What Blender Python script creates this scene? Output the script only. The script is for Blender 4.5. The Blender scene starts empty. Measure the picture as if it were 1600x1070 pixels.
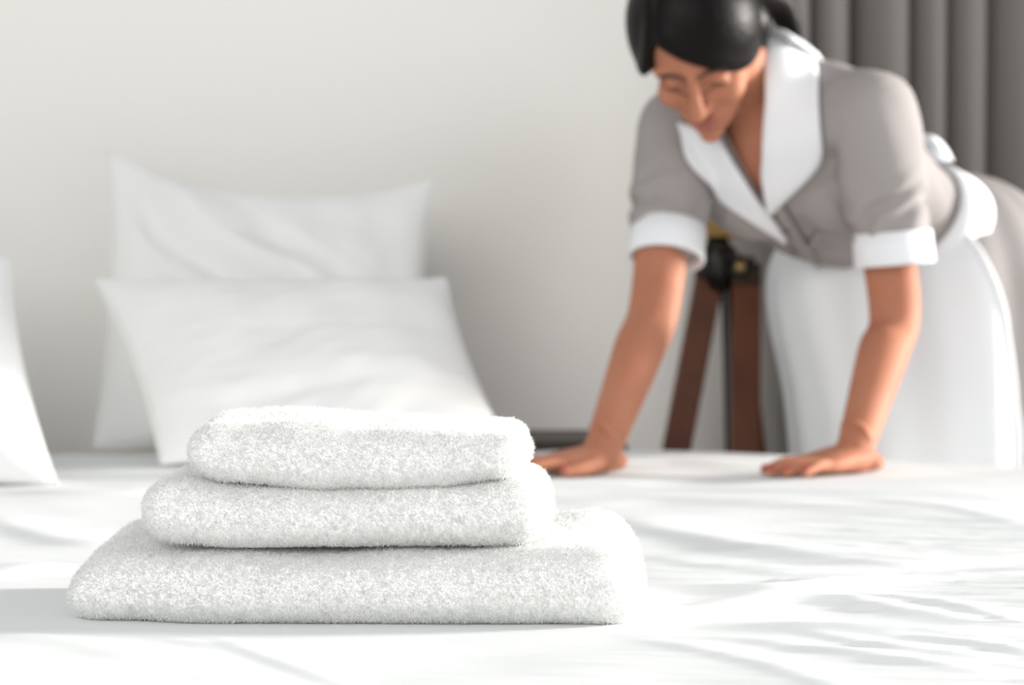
import bpy, bmesh, math
import numpy as np
from mathutils import Vector, noise as mnoise
from mathutils.bvhtree import BVHTree

rng = np.random.default_rng(7)
scene = bpy.context.scene
COL = scene.collection

# ------------------------------------------------------------------ camera
FPX = 85.0 / 36.0 * 1600.0           # focal length in pixels of the 1600 px frame
CAM_Z = 0.843
PITCH = math.atan((535 - 410) / FPX)  # looking slightly down
cam = bpy.data.cameras.new('camera')
cam.lens = 85.0; cam.sensor_width = 36.0; cam.clip_start = 0.05
cam.dof.use_dof = True
cam.dof.focus_distance = 1.95
cam.dof.aperture_fstop = 5.8
cam_ob = bpy.data.objects.new('camera', cam); COL.objects.link(cam_ob)
cam_ob.location = (0, 0, CAM_Z)
cam_ob.rotation_euler = (math.pi / 2 - PITCH, 0, 0)
scene.camera = cam_ob

# ------------------------------------------------------------------ world, sun, exposure
w = bpy.data.worlds.new('daylight'); scene.world = w; w.use_nodes = True
bgn = w.node_tree.nodes['Background']
bgn.inputs['Color'].default_value = (0.95, 0.98, 1.0, 1)
bgn.inputs['Strength'].default_value = 0.56

SUN_AZ, SUN_EL = math.radians(79), math.radians(9)     # azimuth measured from the view direction to the right
sun = bpy.data.lights.new('sun', 'SUN'); sun.energy = 8.8; sun.angle = math.radians(8); sun.color = (1.0, 0.96, 0.9)
sun_ob = bpy.data.objects.new('sun', sun); COL.objects.link(sun_ob)
sdir = Vector((math.sin(SUN_AZ) * math.cos(SUN_EL), math.cos(SUN_AZ) * math.cos(SUN_EL), math.sin(SUN_EL)))
sun_ob.rotation_euler = (-sdir).to_track_quat('-Z', 'Y').to_euler()
sun_ob.location = sdir * 6

# added soft fill behind the camera, brightens the surfaces that face the view
fill = bpy.data.lights.new('rear_fill_light', 'AREA'); fill.shape = 'RECTANGLE'; fill.size = 3.4; fill.size_y = 2.2; fill.energy = 135; fill.color = (1.0, .985, .96)
fill_ob = bpy.data.objects.new('rear_fill_light', fill); COL.objects.link(fill_ob)
fill_ob.location = (-1.5, -1.7, 2.2)
fill_ob.rotation_euler = (Vector((-.3, 3.6, .9)) - fill_ob.location).to_track_quat('-Z', 'Y').to_euler()
# sky light entering by the window in the right wall
sky = bpy.data.lights.new('side_window_daylight', 'AREA'); sky.shape = 'RECTANGLE'; sky.size = 3.5; sky.size_y = 2.1; sky.energy = 66; sky.color = (.96, .98, 1.0)
sky_ob = bpy.data.objects.new('side_window_daylight', sky); COL.objects.link(sky_ob)
sky_ob.location = (2.95, 2.62, 1.45)
sky_ob.rotation_euler = Vector((-math.cos(math.radians(20)), -math.sin(math.radians(20)), 0)).to_track_quat('-Z', 'Z').to_euler()
scene.cycles.diffuse_bounces = 8

scene.view_settings.view_transform = 'Standard'
scene.view_settings.look = 'None'
scene.view_settings.gamma = 1.0
scene.view_settings.use_curve_mapping = False
scene.view_settings.exposure = 0.0

# ------------------------------------------------------------------ helpers
def V(*a): return np.array(a, dtype=float)
def unit(a): a = np.asarray(a, float); return a / (np.linalg.norm(a) + 1e-12)
_c, _s = math.cos(PITCH), math.sin(PITCH)
def at(px, py, d):
    """point of the place at distance d along the room, measured off the photograph"""
    x = (px - 800) / FPX; z = -(py - 535) / FPX
    y2 = _c + _s * z; z2 = -_s + _c * z
    k = d / y2
    return V(x * k, d, CAM_Z + z2 * k)
def project(p):
    p = np.atleast_2d(p); y = p[:, 1]; z = p[:, 2] - CAM_Z
    dep = y * _c - z * _s; up = y * _s + z * _c
    return np.stack([800 + FPX * p[:, 0] / dep, 535 - FPX * up / dep], 1)
def on_bed(px, py, z=0.55):
    x = (px - 800) / FPX; zz = -(py - 535) / FPX
    y2 = _c + _s * zz; z2 = -_s + _c * zz
    k = (z - CAM_Z) / z2
    return V(x * k, y2 * k, z)

def new_obj(name, mesh, mat=None, parent=None, smooth=True):
    o = bpy.data.objects.new(name, mesh); COL.objects.link(o)
    if mat is not None: mesh.materials.append(mat)
    if smooth and len(mesh.polygons): mesh.polygons.foreach_set('use_smooth', [True] * len(mesh.polygons))
    if parent is not None: o.parent = parent
    return o
def tag(o, label, cat=None, group=None, kind=None):
    if label: o['label'] = label
    if cat: o['category'] = cat
    if group: o['group'] = group
    if kind: o['kind'] = kind
    return o
def empty(name, loc):
    o = bpy.data.objects.new(name, None); COL.objects.link(o); o.location = Vector(loc)
    o.empty_display_size = 0.05
    return o
def keep_world(child, parent):
    child.parent = parent
    child.matrix_parent_inverse = parent.matrix_basis.inverted()
class MB:
    """collects vertices and faces, then links them as one mesh object"""
    def __init__(s): s.v = []; s.f = []; s.n = 0
    def add(s, verts, faces):
        verts = np.asarray(verts, float); s.v.append(verts)
        s.f += [tuple(i + s.n for i in f) for f in faces]; s.n += len(verts)
        return s
    def mesh(s, name='m'):
        me = bpy.data.meshes.new(name)
        me.from_pydata(np.concatenate(s.v).tolist(), [], s.f); me.update()
        return me
    def build(s, name, mat, parent=None, smooth=True, fix=True):
        me = s.mesh(name)
        if fix:
            bm = bmesh.new(); bm.from_mesh(me); bmesh.ops.recalc_face_normals(bm, faces=bm.faces[:]); bm.to_mesh(me); bm.free()
        o = new_obj(name, me, mat, None, smooth)
        if parent is not None: keep_world(o, parent)
        return o
def catmull(A, sub):
    A = np.asarray(A, float); n = len(A); out = []
    E = np.vstack([2 * A[0] - A[1], A, 2 * A[-1] - A[-2]])
    for i in range(n - 1):
        p0, p1, p2, p3 = E[i], E[i + 1], E[i + 2], E[i + 3]
        for j in range(sub):
            t = j / sub
            out.append(.5 * (2 * p1 + (p2 - p0) * t + (2 * p0 - 5 * p1 + 4 * p2 - p3) * t * t + (3 * p1 - p0 - 3 * p2 + p3) * t ** 3))
    out.append(A[-1]); return np.array(out)
def loft(secs, n=32, sub=6, cap=True, power=1.0):
    """secs: rows of centre(3), half axis 1 (3), half axis 2 (3)"""
    S = catmull(np.array([np.concatenate(r) for r in secs]), sub)
    th = np.linspace(0, 2 * np.pi, n, endpoint=False)
    cs, sn = np.cos(th), np.sin(th)
    cs = np.sign(cs) * np.abs(cs) ** power; sn = np.sign(sn) * np.abs(sn) ** power
    rings = []
    if cap:
        ax = unit(S[0, :3] - S[1, :3]); r = min(np.linalg.norm(S[0, 3:6]), np.linalg.norm(S[0, 6:9]))
        for a in (80, 55, 28):
            a = math.radians(a); q = S[0].copy(); q[:3] += ax * r * .7 * math.sin(a); q[3:] *= math.cos(a); rings.append(q)
    rings += list(S)
    if cap:
        ax = unit(S[-1, :3] - S[-2, :3]); r = min(np.linalg.norm(S[-1, 3:6]), np.linalg.norm(S[-1, 6:9]))
        for a in (28, 55, 80):
            a = math.radians(a); q = S[-1].copy(); q[:3] += ax * r * .7 * math.sin(a); q[3:] *= math.cos(a); rings.append(q)
    vs = np.concatenate([q[:3] + cs[:, None] * q[3:6] + sn[:, None] * q[6:9] for q in rings])
    m = len(rings)
    fs = [(i * n + j, i * n + (j + 1) % n, (i + 1) * n + (j + 1) % n, (i + 1) * n + j) for i in range(m - 1) for j in range(n)]
    if cap: fs += [tuple(range(n))[::-1], tuple((m - 1) * n + j for j in range(n))]
    return vs, fs
def limb(pts, radii, n=20, sub=5, flat=1.0, ref=(0, 0, 1), cap=True):
    P = np.array(pts, float); m = len(P); secs = []
    ref = V(*ref)
    for i in range(m):
        t = unit(P[min(i + 1, m - 1)] - P[max(i - 1, 0)])
        a = unit(np.cross(t, ref)); b = unit(np.cross(a, t))
        secs.append((P[i], a * radii[i], b * radii[i] * flat))
    return loft(secs, n, sub, cap)
def ellipsoid(c, ax, r, nu=24, nv=16):
    """ax: three unit vectors (rows), r: radii"""
    u = np.linspace(0, 2 * np.pi, nu, endpoint=False); v = np.linspace(0, np.pi, nv + 1)[1:-1]
    d = np.array([[np.sin(b) * np.cos(a), np.sin(b) * np.sin(a), np.cos(b)] for b in v for a in u])
    d = np.vstack([d, [0, 0, 1], [0, 0, -1]])
    vs = np.asarray(c) + (d * np.asarray(r)) @ np.asarray(ax)
    k = nv - 1
    fs = [(i * nu + j, (i + 1) * nu + j, (i + 1) * nu + (j + 1) % nu, i * nu + (j + 1) % nu) for i in range(k - 1) for j in range(nu)]
    fs += [(k * nu, j, (j + 1) % nu) for j in range(nu)] + [(k * nu + 1, (k - 1) * nu + (j + 1) % nu, (k - 1) * nu + j) for j in range(nu)]
    return vs, fs
def box(lo, hi):
    x0, y0, z0 = lo; x1, y1, z1 = hi
    vs = [(x0, y0, z0), (x1, y0, z0), (x1, y1, z0), (x0, y1, z0), (x0, y0, z1), (x1, y0, z1), (x1, y1, z1), (x0, y1, z1)]
    return vs, [(3, 2, 1, 0), (4, 5, 6, 7), (0, 1, 5, 4), (1, 2, 6, 5), (2, 3, 7, 6), (3, 0, 4, 7)]
def modified_mesh(me, mods):
    o = bpy.data.objects.new('tmp', me); COL.objects.link(o)
    for kind, kw in mods:
        m = o.modifiers.new(kind, kind)
        for k, v in kw.items(): setattr(m, k, v)
    dg = bpy.context.evaluated_depsgraph_get(); dg.update()
    r = bpy.data.meshes.new_from_object(o.evaluated_get(dg))
    bpy.data.objects.remove(o); bpy.data.meshes.remove(me)
    return r
def fuse(mb, voxel, smooth=4):
    return modified_mesh(mb.mesh('tmp'), [('REMESH', dict(mode='VOXEL', voxel_size=voxel)), ('SMOOTH', dict(factor=.5, iterations=smooth))])
def bevel_obj(o, width=.004, seg=3):
    m = o.modifiers.new('bevel', 'BEVEL'); m.width = width; m.segments = seg
    return o
def verts_of(me):
    a = np.empty(len(me.vertices) * 3); me.vertices.foreach_get('co', a); return a.reshape(-1, 3)
def set_verts(me, a): me.vertices.foreach_set('co', np.asarray(a).ravel()); me.update()
def fnoise(P, scale, seed=0.0, octaves=2):
    """smooth pseudo noise from a sum of sines, quick on big arrays"""
    g = np.random.default_rng(int(seed) + 11); out = np.zeros(len(P)); P = np.asarray(P) / scale
    amp = 1.0; tot = 0
    for o in range(octaves):
        for k in range(5):
            d = g.normal(size=P.shape[1]); d /= np.linalg.norm(d)
            out += amp * np.sin(2 * np.pi * (P @ d) * g.uniform(.6, 1.3) * 2 ** o + g.uniform(0, 6.28)) / 2.2
        tot += amp; amp *= .5
    return out / tot
def sstep(a, b, x): t = np.clip((x - a) / (b - a), 0, 1); return t * t * (3 - 2 * t)

# ------------------------------------------------------------------ materials
def srgb(r, g, b):
    f = lambda c: ((c / 255 + .055) / 1.055) ** 2.4 if c / 255 > .04045 else c / 255 / 12.92
    return (f(r), f(g), f(b), 1)
def material(name, col, rough=.8, bump=None, var=None, sheen=0, sss=0, metal=0, transl=0, spec=.3, sss_col=None):
    m = bpy.data.materials.new(name); m.use_nodes = True
    nt = m.node_tree; b = nt.nodes['Principled BSDF']
    b.inputs['Base Color'].default_value = col; b.inputs['Roughness'].default_value = rough; b.inputs['Metallic'].default_value = metal
    b.inputs['Specular IOR Level'].default_value = spec
    if sheen: b.inputs['Sheen Weight'].default_value = sheen
    if sss:
        b.inputs['Subsurface Weight'].default_value = sss; b.inputs['Subsurface Radius'].default_value = (1, .35, .2); b.inputs['Subsurface Scale'].default_value = .006
    tc = nt.nodes.new('ShaderNodeTexCoord')
    if var:
        sc_, col2, fac = var
        n = nt.nodes.new('ShaderNodeTexNoise'); n.inputs['Scale'].default_value = sc_; n.inputs['Detail'].default_value = 4
        mx = nt.nodes.new('ShaderNodeMix'); mx.data_type = 'RGBA'
        mx.inputs['A'].default_value = col; mx.inputs['B'].default_value = col2
        mr = nt.nodes.new('ShaderNodeMapRange'); mr.inputs['From Min'].default_value = .35; mr.inputs['From Max'].default_value = .65; mr.inputs['To Max'].default_value = fac
        nt.links.new(tc.outputs['Object'], n.inputs['Vector']); nt.links.new(n.outputs['Fac'], mr.inputs['Value'])
        nt.links.new(mr.outputs['Result'], mx.inputs['Factor']); nt.links.new(mx.outputs['Result'], b.inputs['Base Color'])
    if bump:
        sc_, st, dist = bump
        n = nt.nodes.new('ShaderNodeTexNoise'); n.inputs['Scale'].default_value = sc_; n.inputs['Detail'].default_value = 3
        bp = nt.nodes.new('ShaderNodeBump'); bp.inputs['Strength'].default_value = st; bp.inputs['Distance'].default_value = dist
        nt.links.new(tc.outputs['Object'], n.inputs['Vector']); nt.links.new(n.outputs['Fac'], bp.inputs['Height']); nt.links.new(bp.outputs['Normal'], b.inputs['Normal'])
    if transl:
        t = nt.nodes.new('ShaderNodeBsdfTranslucent'); t.inputs['Color'].default_value = col
        ms = nt.nodes.new('ShaderNodeMixShader'); ms.inputs['Fac'].default_value = transl
        nt.links.new(b.outputs[0], ms.inputs[1]); nt.links.new(t.outputs[0], ms.inputs[2])
        nt.links.new(ms.outputs[0], nt.nodes['Material Output'].inputs['Surface'])
    return m
M = dict(
    wall=material('wall_paint', (.86, .845, .81, 1), .9, bump=(180, .08, .002)),
    floor=material('floor_wood', (.30, .19, .11, 1), .45, var=(6, (.2, .12, .07, 1), .8)),
    sheet=material('cotton_sheet', (.73, .745, .745, 1), .85, bump=(900, .05, .0005), spec=.15),
    pillow=material('pillow_cotton', (.80, .80, .79, 1), .85, bump=(700, .05, .0005), spec=.15),
    mattress=material('mattress_ticking', (.75, .75, .74, 1), .9),
    towel=material('terry_ground', (.86, .86, .85, 1), .95, bump=(900, .3, .001), spec=.1),
    pile=material('terry_pile', (.85, .852, .845, 1), .95, spec=.05, transl=.5),
    skin=material('skin', (.425, .18, .108, 1), .62, var=(14, (.38, .15, .088, 1), .7), sss=.25, spec=.18),
    lips=material('lip_skin', (.36, .115, .085, 1), .45, spec=.4),
    nail=material('red_nail_varnish', (.38, .04, .04, 1), .2, spec=.5),
    hair=material('black_hair', (.006, .0048, .0046, 1), .4, bump=(160, .3, .004), spec=.10),
    dress=material('grey_dress_cotton', (.31, .285, .278, 1), .85, bump=(420, .15, .001), spec=.15),
    white=material('white_trim_cotton', (.74, .75, .77, 1), .85, bump=(500, .08, .0006), spec=.15),
    apron=material('white_apron_cotton', (.74, .76, .78, 1), .85, bump=(500, .08, .0006), spec=.15),
    brow=material('brow_hair', (.07, .035, .025, 1), .7),
    button=material('grey_button', (.12, .11, .11, 1), .4),
    curtain=material('grey_curtain_cloth', (.27, .252, .238, 1), .9, bump=(380, .2, .001), spec=.1),
    lampwood=material('walnut_wood', (.14, .045, .02, 1), .4, var=(9, (.085, .027, .013, 1), .8)),
    black=material('black_metal', (.012, .011, .01, 1), .35, spec=.5),
    brass=material('aged_brass', (.55, .40, .20, 1), .35, metal=.8),
    bronze=material('dark_bronze', (.05, .035, .022, 1), .45, metal=.5),
    shade=material('ochre_linen_shade', (.62, .40, .15, 1), .9, transl=.35),
    darkwood=material('dark_stained_wood', (.025, .018, .014, 1), .5, var=(8, (.05, .035, .025, 1), .6)),
    frame=material('window_frame_paint', (.8, .8, .8, 1), .5),
)

# ------------------------------------------------------------------ room
WA = math.radians(20)                        # head wall recedes towards the right
wdir = V(math.cos(WA), math.sin(WA), 0); wnor = V(math.sin(WA), -math.cos(WA), 0)
W0 = V(0, 4.55, 0)
def slab(p, q, z0, z1, thick, nrm):
    b = [p, q, q - nrm * thick, p - nrm * thick]
    vs = [(a[0], a[1], z0) for a in b] + [(a[0], a[1], z1) for a in b]
    return vs, [(3, 2, 1, 0), (4, 5, 6, 7), (0, 1, 5, 4), (1, 2, 6, 5), (2, 3, 7, 6), (3, 0, 4, 7)]
A = W0 - wdir * 3.2; B = W0 + wdir * 2.1
mb = MB(); mb.add(*slab(A, B, 0, 2.8, .12, wnor))
tag(mb.build('wall_back', M['wall'], smooth=False), None, kind='structure')
# right wall with a wide window, out of the frame
rdir = wnor; rnor = -wdir
def rp(s): return B + rdir * s
mb = MB()
mb.add(*slab(rp(0), rp(1.0), 0, 2.8, .12, rnor)); mb.add(*slab(rp(4.7), rp(5.2), 0, 2.8, .12, rnor))
mb.add(*slab(rp(1.0), rp(4.7), 0, .35, .12, rnor)); mb.add(*slab(rp(1.0), rp(4.7), 2.55, 2.8, .12, rnor))
tag(mb.build('wall_right', M['wall'], smooth=False), None, kind='structure')
mb = MB()
mb.add(*slab(rp(1.0), rp(1.06), .35, 2.55, .07, rnor)); mb.add(*slab(rp(4.64), rp(4.7), .35, 2.55, .07, rnor))
mb.add(*slab(rp(1.0), rp(4.7), .35, .41, .07, rnor)); mb.add(*slab(rp(1.0), rp(4.7), 2.49, 2.55, .07, rnor))
tag(mb.build('window_1', M['frame'], smooth=False), None, kind='structure')
mb = MB(); mb.add(*box((-4, -2, -.1), (4.5, 7, 0)))
tag(mb.build('floor', M['floor'], smooth=False), None, kind='structure')

# ------------------------------------------------------------------ bed
BED_Z = .55
def edge_d(X): return 3.80 - .17 * sstep(.0, .8, X)
ridges = [  # (points in the photograph on the bed plane, height m, near flank m, far flank m)
    ([(880, 795), (1040, 785), (1300, 800), (1640, 822)], .006, .035, .07),
    ([(1300, 785), (1480, 802), (1640, 830)], .004, .02, .05),
    ([(930, 812), (1080, 842), (1230, 868), (1420, 878), (1640, 872)], .010, .03, .06),
    ([(1000, 868), (1150, 888), (1300, 892), (1640, 868)], .004, .016, .04),
    ([(985, 915), (1120, 922), (1210, 926), (1350, 905), (1640, 892)], .008, .022, .03),
    ([(985, 968), (1090, 952), (1200, 938), (1310, 940), (1420, 962), (1640, 985)], .0075, .018, .025),
    ([(1320, 926), (1430, 942), (1540, 962), (1640, 990)], .005, .012, .02),
    ([(1080, 978), (1240, 985), (1420, 992), (1640, 988)], .006, .014, .025),
    ([(1140, 1000), (1320, 1026), (1560, 1060)], .004, .010, .018),
    ([(1240, 990), (1400, 1018), (1560, 1035)], .003, .007, .012),
    ([(1400, 1000), (1520, 1012), (1640, 1030)], .004, .008, .014),
    ([(960, 990), (1100, 1020), (1260, 1065), (1330, 1100)], .0025, .010, .02),
    ([(320, 998), (420, 1028), (560, 1075)], .0025, .008, .014),
    ([(240, 1000), (330, 1012), (420, 1010)], .002, .008, .014),
    ([(-40, 800), (60, 838), (150, 850), (230, 842)], .006, .02, .04),
    ([(-40, 905), (40, 890), (120, 880)], .006, .02, .05),
    ([(-40, 1000), (120, 1012), (260, 1040)], .003, .02, .03),
    ([(-40, 760), (140, 775), (260, 770)], .005, .03, .04),
    ([(900, 725), (1050, 718), (1200, 728)], .005, .05, .05),
    ([(940, 760), (1150, 765), (1300, 772), (1640, 780)], .004, .03, .04),
]
RID = []
for pts, h, wn, wf in ridges:
    w_ = np.array([on_bed(*p)[:2] for p in pts]); RID.append((catmull(w_, 14), h, wn, wf))
def bed_relief(X, Y):
    Z = .0035 * fnoise(np.stack([X, Y], 1), .9, 3, 2) + .0012 * fnoise(np.stack([X * .5, Y], 1), .16, 5, 2)
    # drawn creases running from the towels towards the near right corner
    for ang, su, sv, amp_, sd in ((-14, .55, .055, .0017, 31), (9, .45, .05, .0011, 37), (-32, .4, .055, .0011, 41)):
        c, s = math.cos(math.radians(ang)), math.sin(math.radians(ang))
        q = np.stack([(X * c + Y * s) / su, (-X * s + Y * c) / sv], 1)
        n_ = fnoise(q, 1.6, sd, 2); mk = sstep(.05, .35, X + .12 * fnoise(np.stack([X, Y], 1), .5, sd + 2, 1)) * sstep(3.1, 2.5, Y) + .25
        Z += amp_ * mk * (1 - np.clip(np.abs(n_) * 1.8, 0, 1)) ** 1.5
    for C, h, wn, wf in RID:
        best = np.full(len(X), 9.); sg = np.zeros(len(X)); tt = np.zeros(len(X))
        m = (X > C[:, 0].min() - .3) & (X < C[:, 0].max() + .3) & (Y > C[:, 1].min() - .35) & (Y < C[:, 1].max() + .35)
        xi, yi = X[m], Y[m]; b = np.full(len(xi), 9.); s = np.zeros(len(xi)); t = np.zeros(len(xi)); n = len(C)
        for i in range(n - 1):
            a, c = C[i], C[i + 1]; e = c - a; L = e @ e
            q = np.clip(((xi - a[0]) * e[0] + (yi - a[1]) * e[1]) / L, 0, 1)
            dx = xi - a[0] - q * e[0]; dy = yi - a[1] - q * e[1]; d = np.hypot(dx, dy)
            k = d < b; b[k] = d[k]; s[k] = (e[0] * dy - e[1] * dx)[k]; t[k] = ((i + q) / (n - 1))[k]
        wdt = np.where(s > 0, wf, wn)
        fade = np.sin(np.pi * np.clip(t, .02, .98)) ** .6
        Z[m] += .9 * h * fade * np.exp(-(b / (1.15 * wdt)) ** 2)
    # pressed flat under the towels and the two hands
    flat = np.exp(-(((X + .12) / .29) ** 6 + ((Y - 2.06) / .19) ** 6))
    for hx, hy in ((.085, 3.29), (.42, 3.29)):
        flat = np.maximum(flat, np.exp(-(((X - hx) / .11) ** 4 + ((Y - hy) / .11) ** 4)))
    Z = Z * (1 - flat)
    return Z
nx, ny = 430, 430
xs = np.linspace(-1.25, 1.25, nx); ts = np.linspace(0, 1, ny); ts = ts ** 1.25
GX, GT = np.meshgrid(xs, ts); X = GX.ravel(); T = GT.ravel()
RR = .045
d1 = edge_d(X) - RR
Y = 1.15 + T * (d1 - 1.15)
Z = BED_Z + bed_relief(X, Y) - .010 * sstep(.3, .9, X) * sstep(3.2, 3.6, Y) - .005 * sstep(.3, 0, X) * sstep(3.5, 3.74, Y)
Z0 = Z.reshape(ny, nx)[-1]; d1r = d1.reshape(ny, nx)[-1]
rows = [np.stack([X, Y, Z], 1)]
extra = []
for a in np.linspace(15, 90, 6):
    a = math.radians(a); extra.append(np.stack([xs, d1r + RR * math.sin(a), Z0 - RR * (1 - math.cos(a))], 1))
for k in np.linspace(.04, 1, 8):
    extra.append(np.stack([xs, d1r + RR + .008 * np.sin(xs * 23) * k, Z0 - RR - .33 * k], 1))
allv = np.concatenate(rows + extra); nr = ny + len(extra)
ii, jj = np.meshgrid(np.arange(nr - 1), np.arange(nx - 1), indexing='ij'); base = (ii * nx + jj).ravel()
quads = np.stack([base, base + 1, base + nx + 1, base + nx], 1)
me = bpy.data.meshes.new('bed_sheet'); me.from_pydata(allv.tolist(), [], quads.tolist()); me.update()
tag(new_obj('bed_sheet', me, M['sheet']), 'creased white cotton sheet spread over the whole bed', 'bed sheet')
bed = empty('bed', (0, 2.4, 0)); tag(bed, 'wide low bed under the white sheet', 'bed')
mb = MB(); mb.add(*box((-1.24, 1.17, .30), (1.24, 3.55, .515))); bevel_obj(mb.build('mattress', M['mattress'], bed, smooth=False), .03)
mb = MB(); mb.add(*box((-1.22, 1.19, .14), (1.22, 3.53, .30))); mb.build('bed_base', M['darkwood'], bed, smooth=False)
for x_ in (-1.1, 1.1):
    for y_ in (1.3, 3.42):
        mb = MB(); mb.add(*loft([(V(x_, y_, 0), V(.025, 0, 0), V(0, .025, 0)), (V(x_, y_, .14), V(.035, 0, 0), V(0, .035, 0))], 12, 2)); mb.build('leg', M['darkwood'], bed)

# ------------------------------------------------------------------ towels
def rounded_block(w_, d_, h_, r, step=.004):
    """closed rounded block, origin at the middle of its base"""
    mb = MB(); hx, hy, hz = w_ / 2, d_ / 2, h_ / 2
    def face(o, a, b, la, lb):
        na, nb = max(4, int(la / step)), max(4, int(lb / step))
        # denser towards the edges, where the rounding is
        u = np.linspace(-1, 1, na + 1); v = np.linspace(-1, 1, nb + 1)
        U, Vv = np.meshgrid(u, v, indexing='ij')
        P = np.asarray(o) + U.ravel()[:, None] * np.asarray(a) + Vv.ravel()[:, None] * np.asarray(b)
        fs = [(i * (nb + 1) + j, (i + 1) * (nb + 1) + j, (i + 1) * (nb + 1) + j + 1, i * (nb + 1) + j + 1) for i in range(na) for j in range(nb)]
        mb.add(P, fs)
    face((0, 0, hz), (hx, 0, 0), (0, hy, 0), w_, d_); face((0, 0, -hz), (0, hy, 0), (hx, 0, 0), d_, w_)
    face((0, -hy, 0), (hx, 0, 0), (0, 0, hz), w_, h_); face((0, hy, 0), (0, 0, hz), (hx, 0, 0), h_, w_)
    face((hx, 0, 0), (0, hy, 0), (0, 0, hz), d_, h_); face((-hx, 0, 0), (0, 0, hz), (0, hy, 0), h_, d_)
    P = np.concatenate(mb.v)
    rr = np.array(r)
    inner = np.array([hx, hy, hz]) - rr
    C = np.clip(P, -inner, inner); D = (P - C) / rr; L = np.linalg.norm(D, axis=1, keepdims=True); L[L == 0] = 1
    P = C + D / L * rr
    mb.v = [P + np.array([0, 0, hz])]
    me = mb.mesh('t')
    bm = bmesh.new(); bm.from_mesh(me); bmesh.ops.remove_doubles(bm, verts=bm.verts[:], dist=.0004); bm.to_mesh(me); bm.free()
    return me
def towel(label, cx, cy, w_, d_, h_, z0, rot, seed, rad, deform, density=1.0):
    me = rounded_block(w_, d_, h_, rad)
    P = verts_of(me); P = deform(P)
    # soft lumps of the folded terry
    bm = bmesh.new(); set_verts(me, P); bm.from_mesh(me); bm.normal_update()
    N = np.array([v.normal[:] for v in bm.verts]); bm.free()
    P = P + N * (.0016 * fnoise(P, .09, seed, 2) + .0003 * fnoise(P, .02, seed + 1, 2))[:, None]
    c, s = math.cos(rot), math.sin(rot)
    Q = P.copy(); Q[:, 0] = P[:, 0] * c - P[:, 1] * s + cx; Q[:, 1] = P[:, 0] * s + P[:, 1] * c + cy; Q[:, 2] = np.maximum(P[:, 2], .0) + z0
    set_verts(me, Q)
    o = new_obj('folded_towel', me, M['towel']); tag(o, label, 'towel', 'stack of three folded towels')
    # terry pile: short bent loops standing off the faces
    me.calc_loop_triangles()
    tri = np.empty(len(me.loop_triangles) * 3, int); me.loop_triangles.foreach_get('vertices', tri); tri = tri.reshape(-1, 3)
    a, b, c3 = Q[tri[:, 0]], Q[tri[:, 1]], Q[tri[:, 2]]
    nrm = np.cross(b - a, c3 - a); ar = np.linalg.norm(nrm, axis=1) / 2; nrm /= (ar[:, None] * 2 + 1e-12)
    mid = (a + b + c3) / 3
    keep = (nrm[:, 2] > -.97) & (nrm[:, 1] < .45)
    wgt = ar * keep
    n = int(wgt.sum() * 1e6 * 1.5 * density)
    idx = rng.choice(len(tri), n, p=wgt / wgt.sum())
    r1, r2 = np.sqrt(rng.random(n)), rng.random(n)
    p = a[idx] * (1 - r1)[:, None] + b[idx] * (r1 * (1 - r2))[:, None] + c3[idx] * (r1 * r2)[:, None]
    nn = nrm[idx]
    # tufts: neighbouring loops lean the same way
    lean = np.stack([fnoise(p, .011, seed + 20 + k, 2) for k in range(3)], 1) * .35 + rng.normal(size=(n, 3)) * .5
    lean -= (lean * nn).sum(1)[:, None] * nn
    L = rng.uniform(.0013, .0032, n)[:, None]
    L[rng.random(n) < .10] *= 1.8
    d1_ = nn + lean * .6; d1_ /= np.linalg.norm(d1_, axis=1)[:, None]
    d2_ = nn * .45 + lean * 1.5 + V(0, 0, -.15); d2_ /= np.linalg.norm(d2_, axis=1)[:, None]
    q1 = p + d1_ * L * .55; q2 = q1 + d2_ * L * .6
    side = np.cross(d1_, rng.normal(size=(n, 3))); side /= np.linalg.norm(side, axis=1)[:, None]
    wd = rng.uniform(.00018, .00030, n)[:, None]
    root = p - nn * .0004
    q1[:, 2] = np.maximum(q1[:, 2], z0 + .0006); q2[:, 2] = np.maximum(q2[:, 2], z0 + .0006)
    vs = np.stack([root - side * wd, root + side * wd, q1 + side * wd, q1 - side * wd, q2], 1).reshape(-1, 3)
    k = np.arange(n) * 5
    loops = np.stack([k, k + 1, k + 2, k + 3, k + 3, k + 2, k + 4], 1).ravel()
    pm = bpy.data.meshes.new('terry_pile')
    pm.vertices.add(n * 5); pm.vertices.foreach_set('co', vs.ravel())
    pm.loops.add(n * 7); pm.loops.foreach_set('vertex_index', loops)
    pm.polygons.add(n * 2); st = np.stack([np.arange(n) * 7, np.arange(n) * 7 + 4], 1).ravel()
    pm.polygons.foreach_set('loop_start', st); pm.update(calc_edges=True)
    t = new_obj('terry_pile', pm, M['pile'], o, smooth=False); t['kind'] = 'stuff'
    return o
def bottom_def(P):
    P = P.copy(); u = P[:, 0] / .225; v = P[:, 1] / .12; hz = P[:, 2] / .066
    P[:, 1] += .016 * sstep(-.55, -1, u) * sstep(.2, -.6, v)           # the near left corner is pulled back
    P[:, 2] += hz * (-.005 * np.exp(-((u - .05) / .55) ** 2) + .006 * np.clip(v, -1, 1) + .004 * u)
    P[:, 0] -= .012 * hz * u * sstep(.5, 1, np.abs(u))
    return P
def middle_def(P):
    P = P.copy(); u = P[:, 0] / .17; hz = P[:, 2] / .055
    P[:, 2] += .0065 * (u * u - .5) * hz + .003 * np.abs(u) ** 4 + .0035 * np.abs(u) ** 2 * (1 - hz)
    P[:, 1] += .004 * np.sin(u * 3)
    return P
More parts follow.
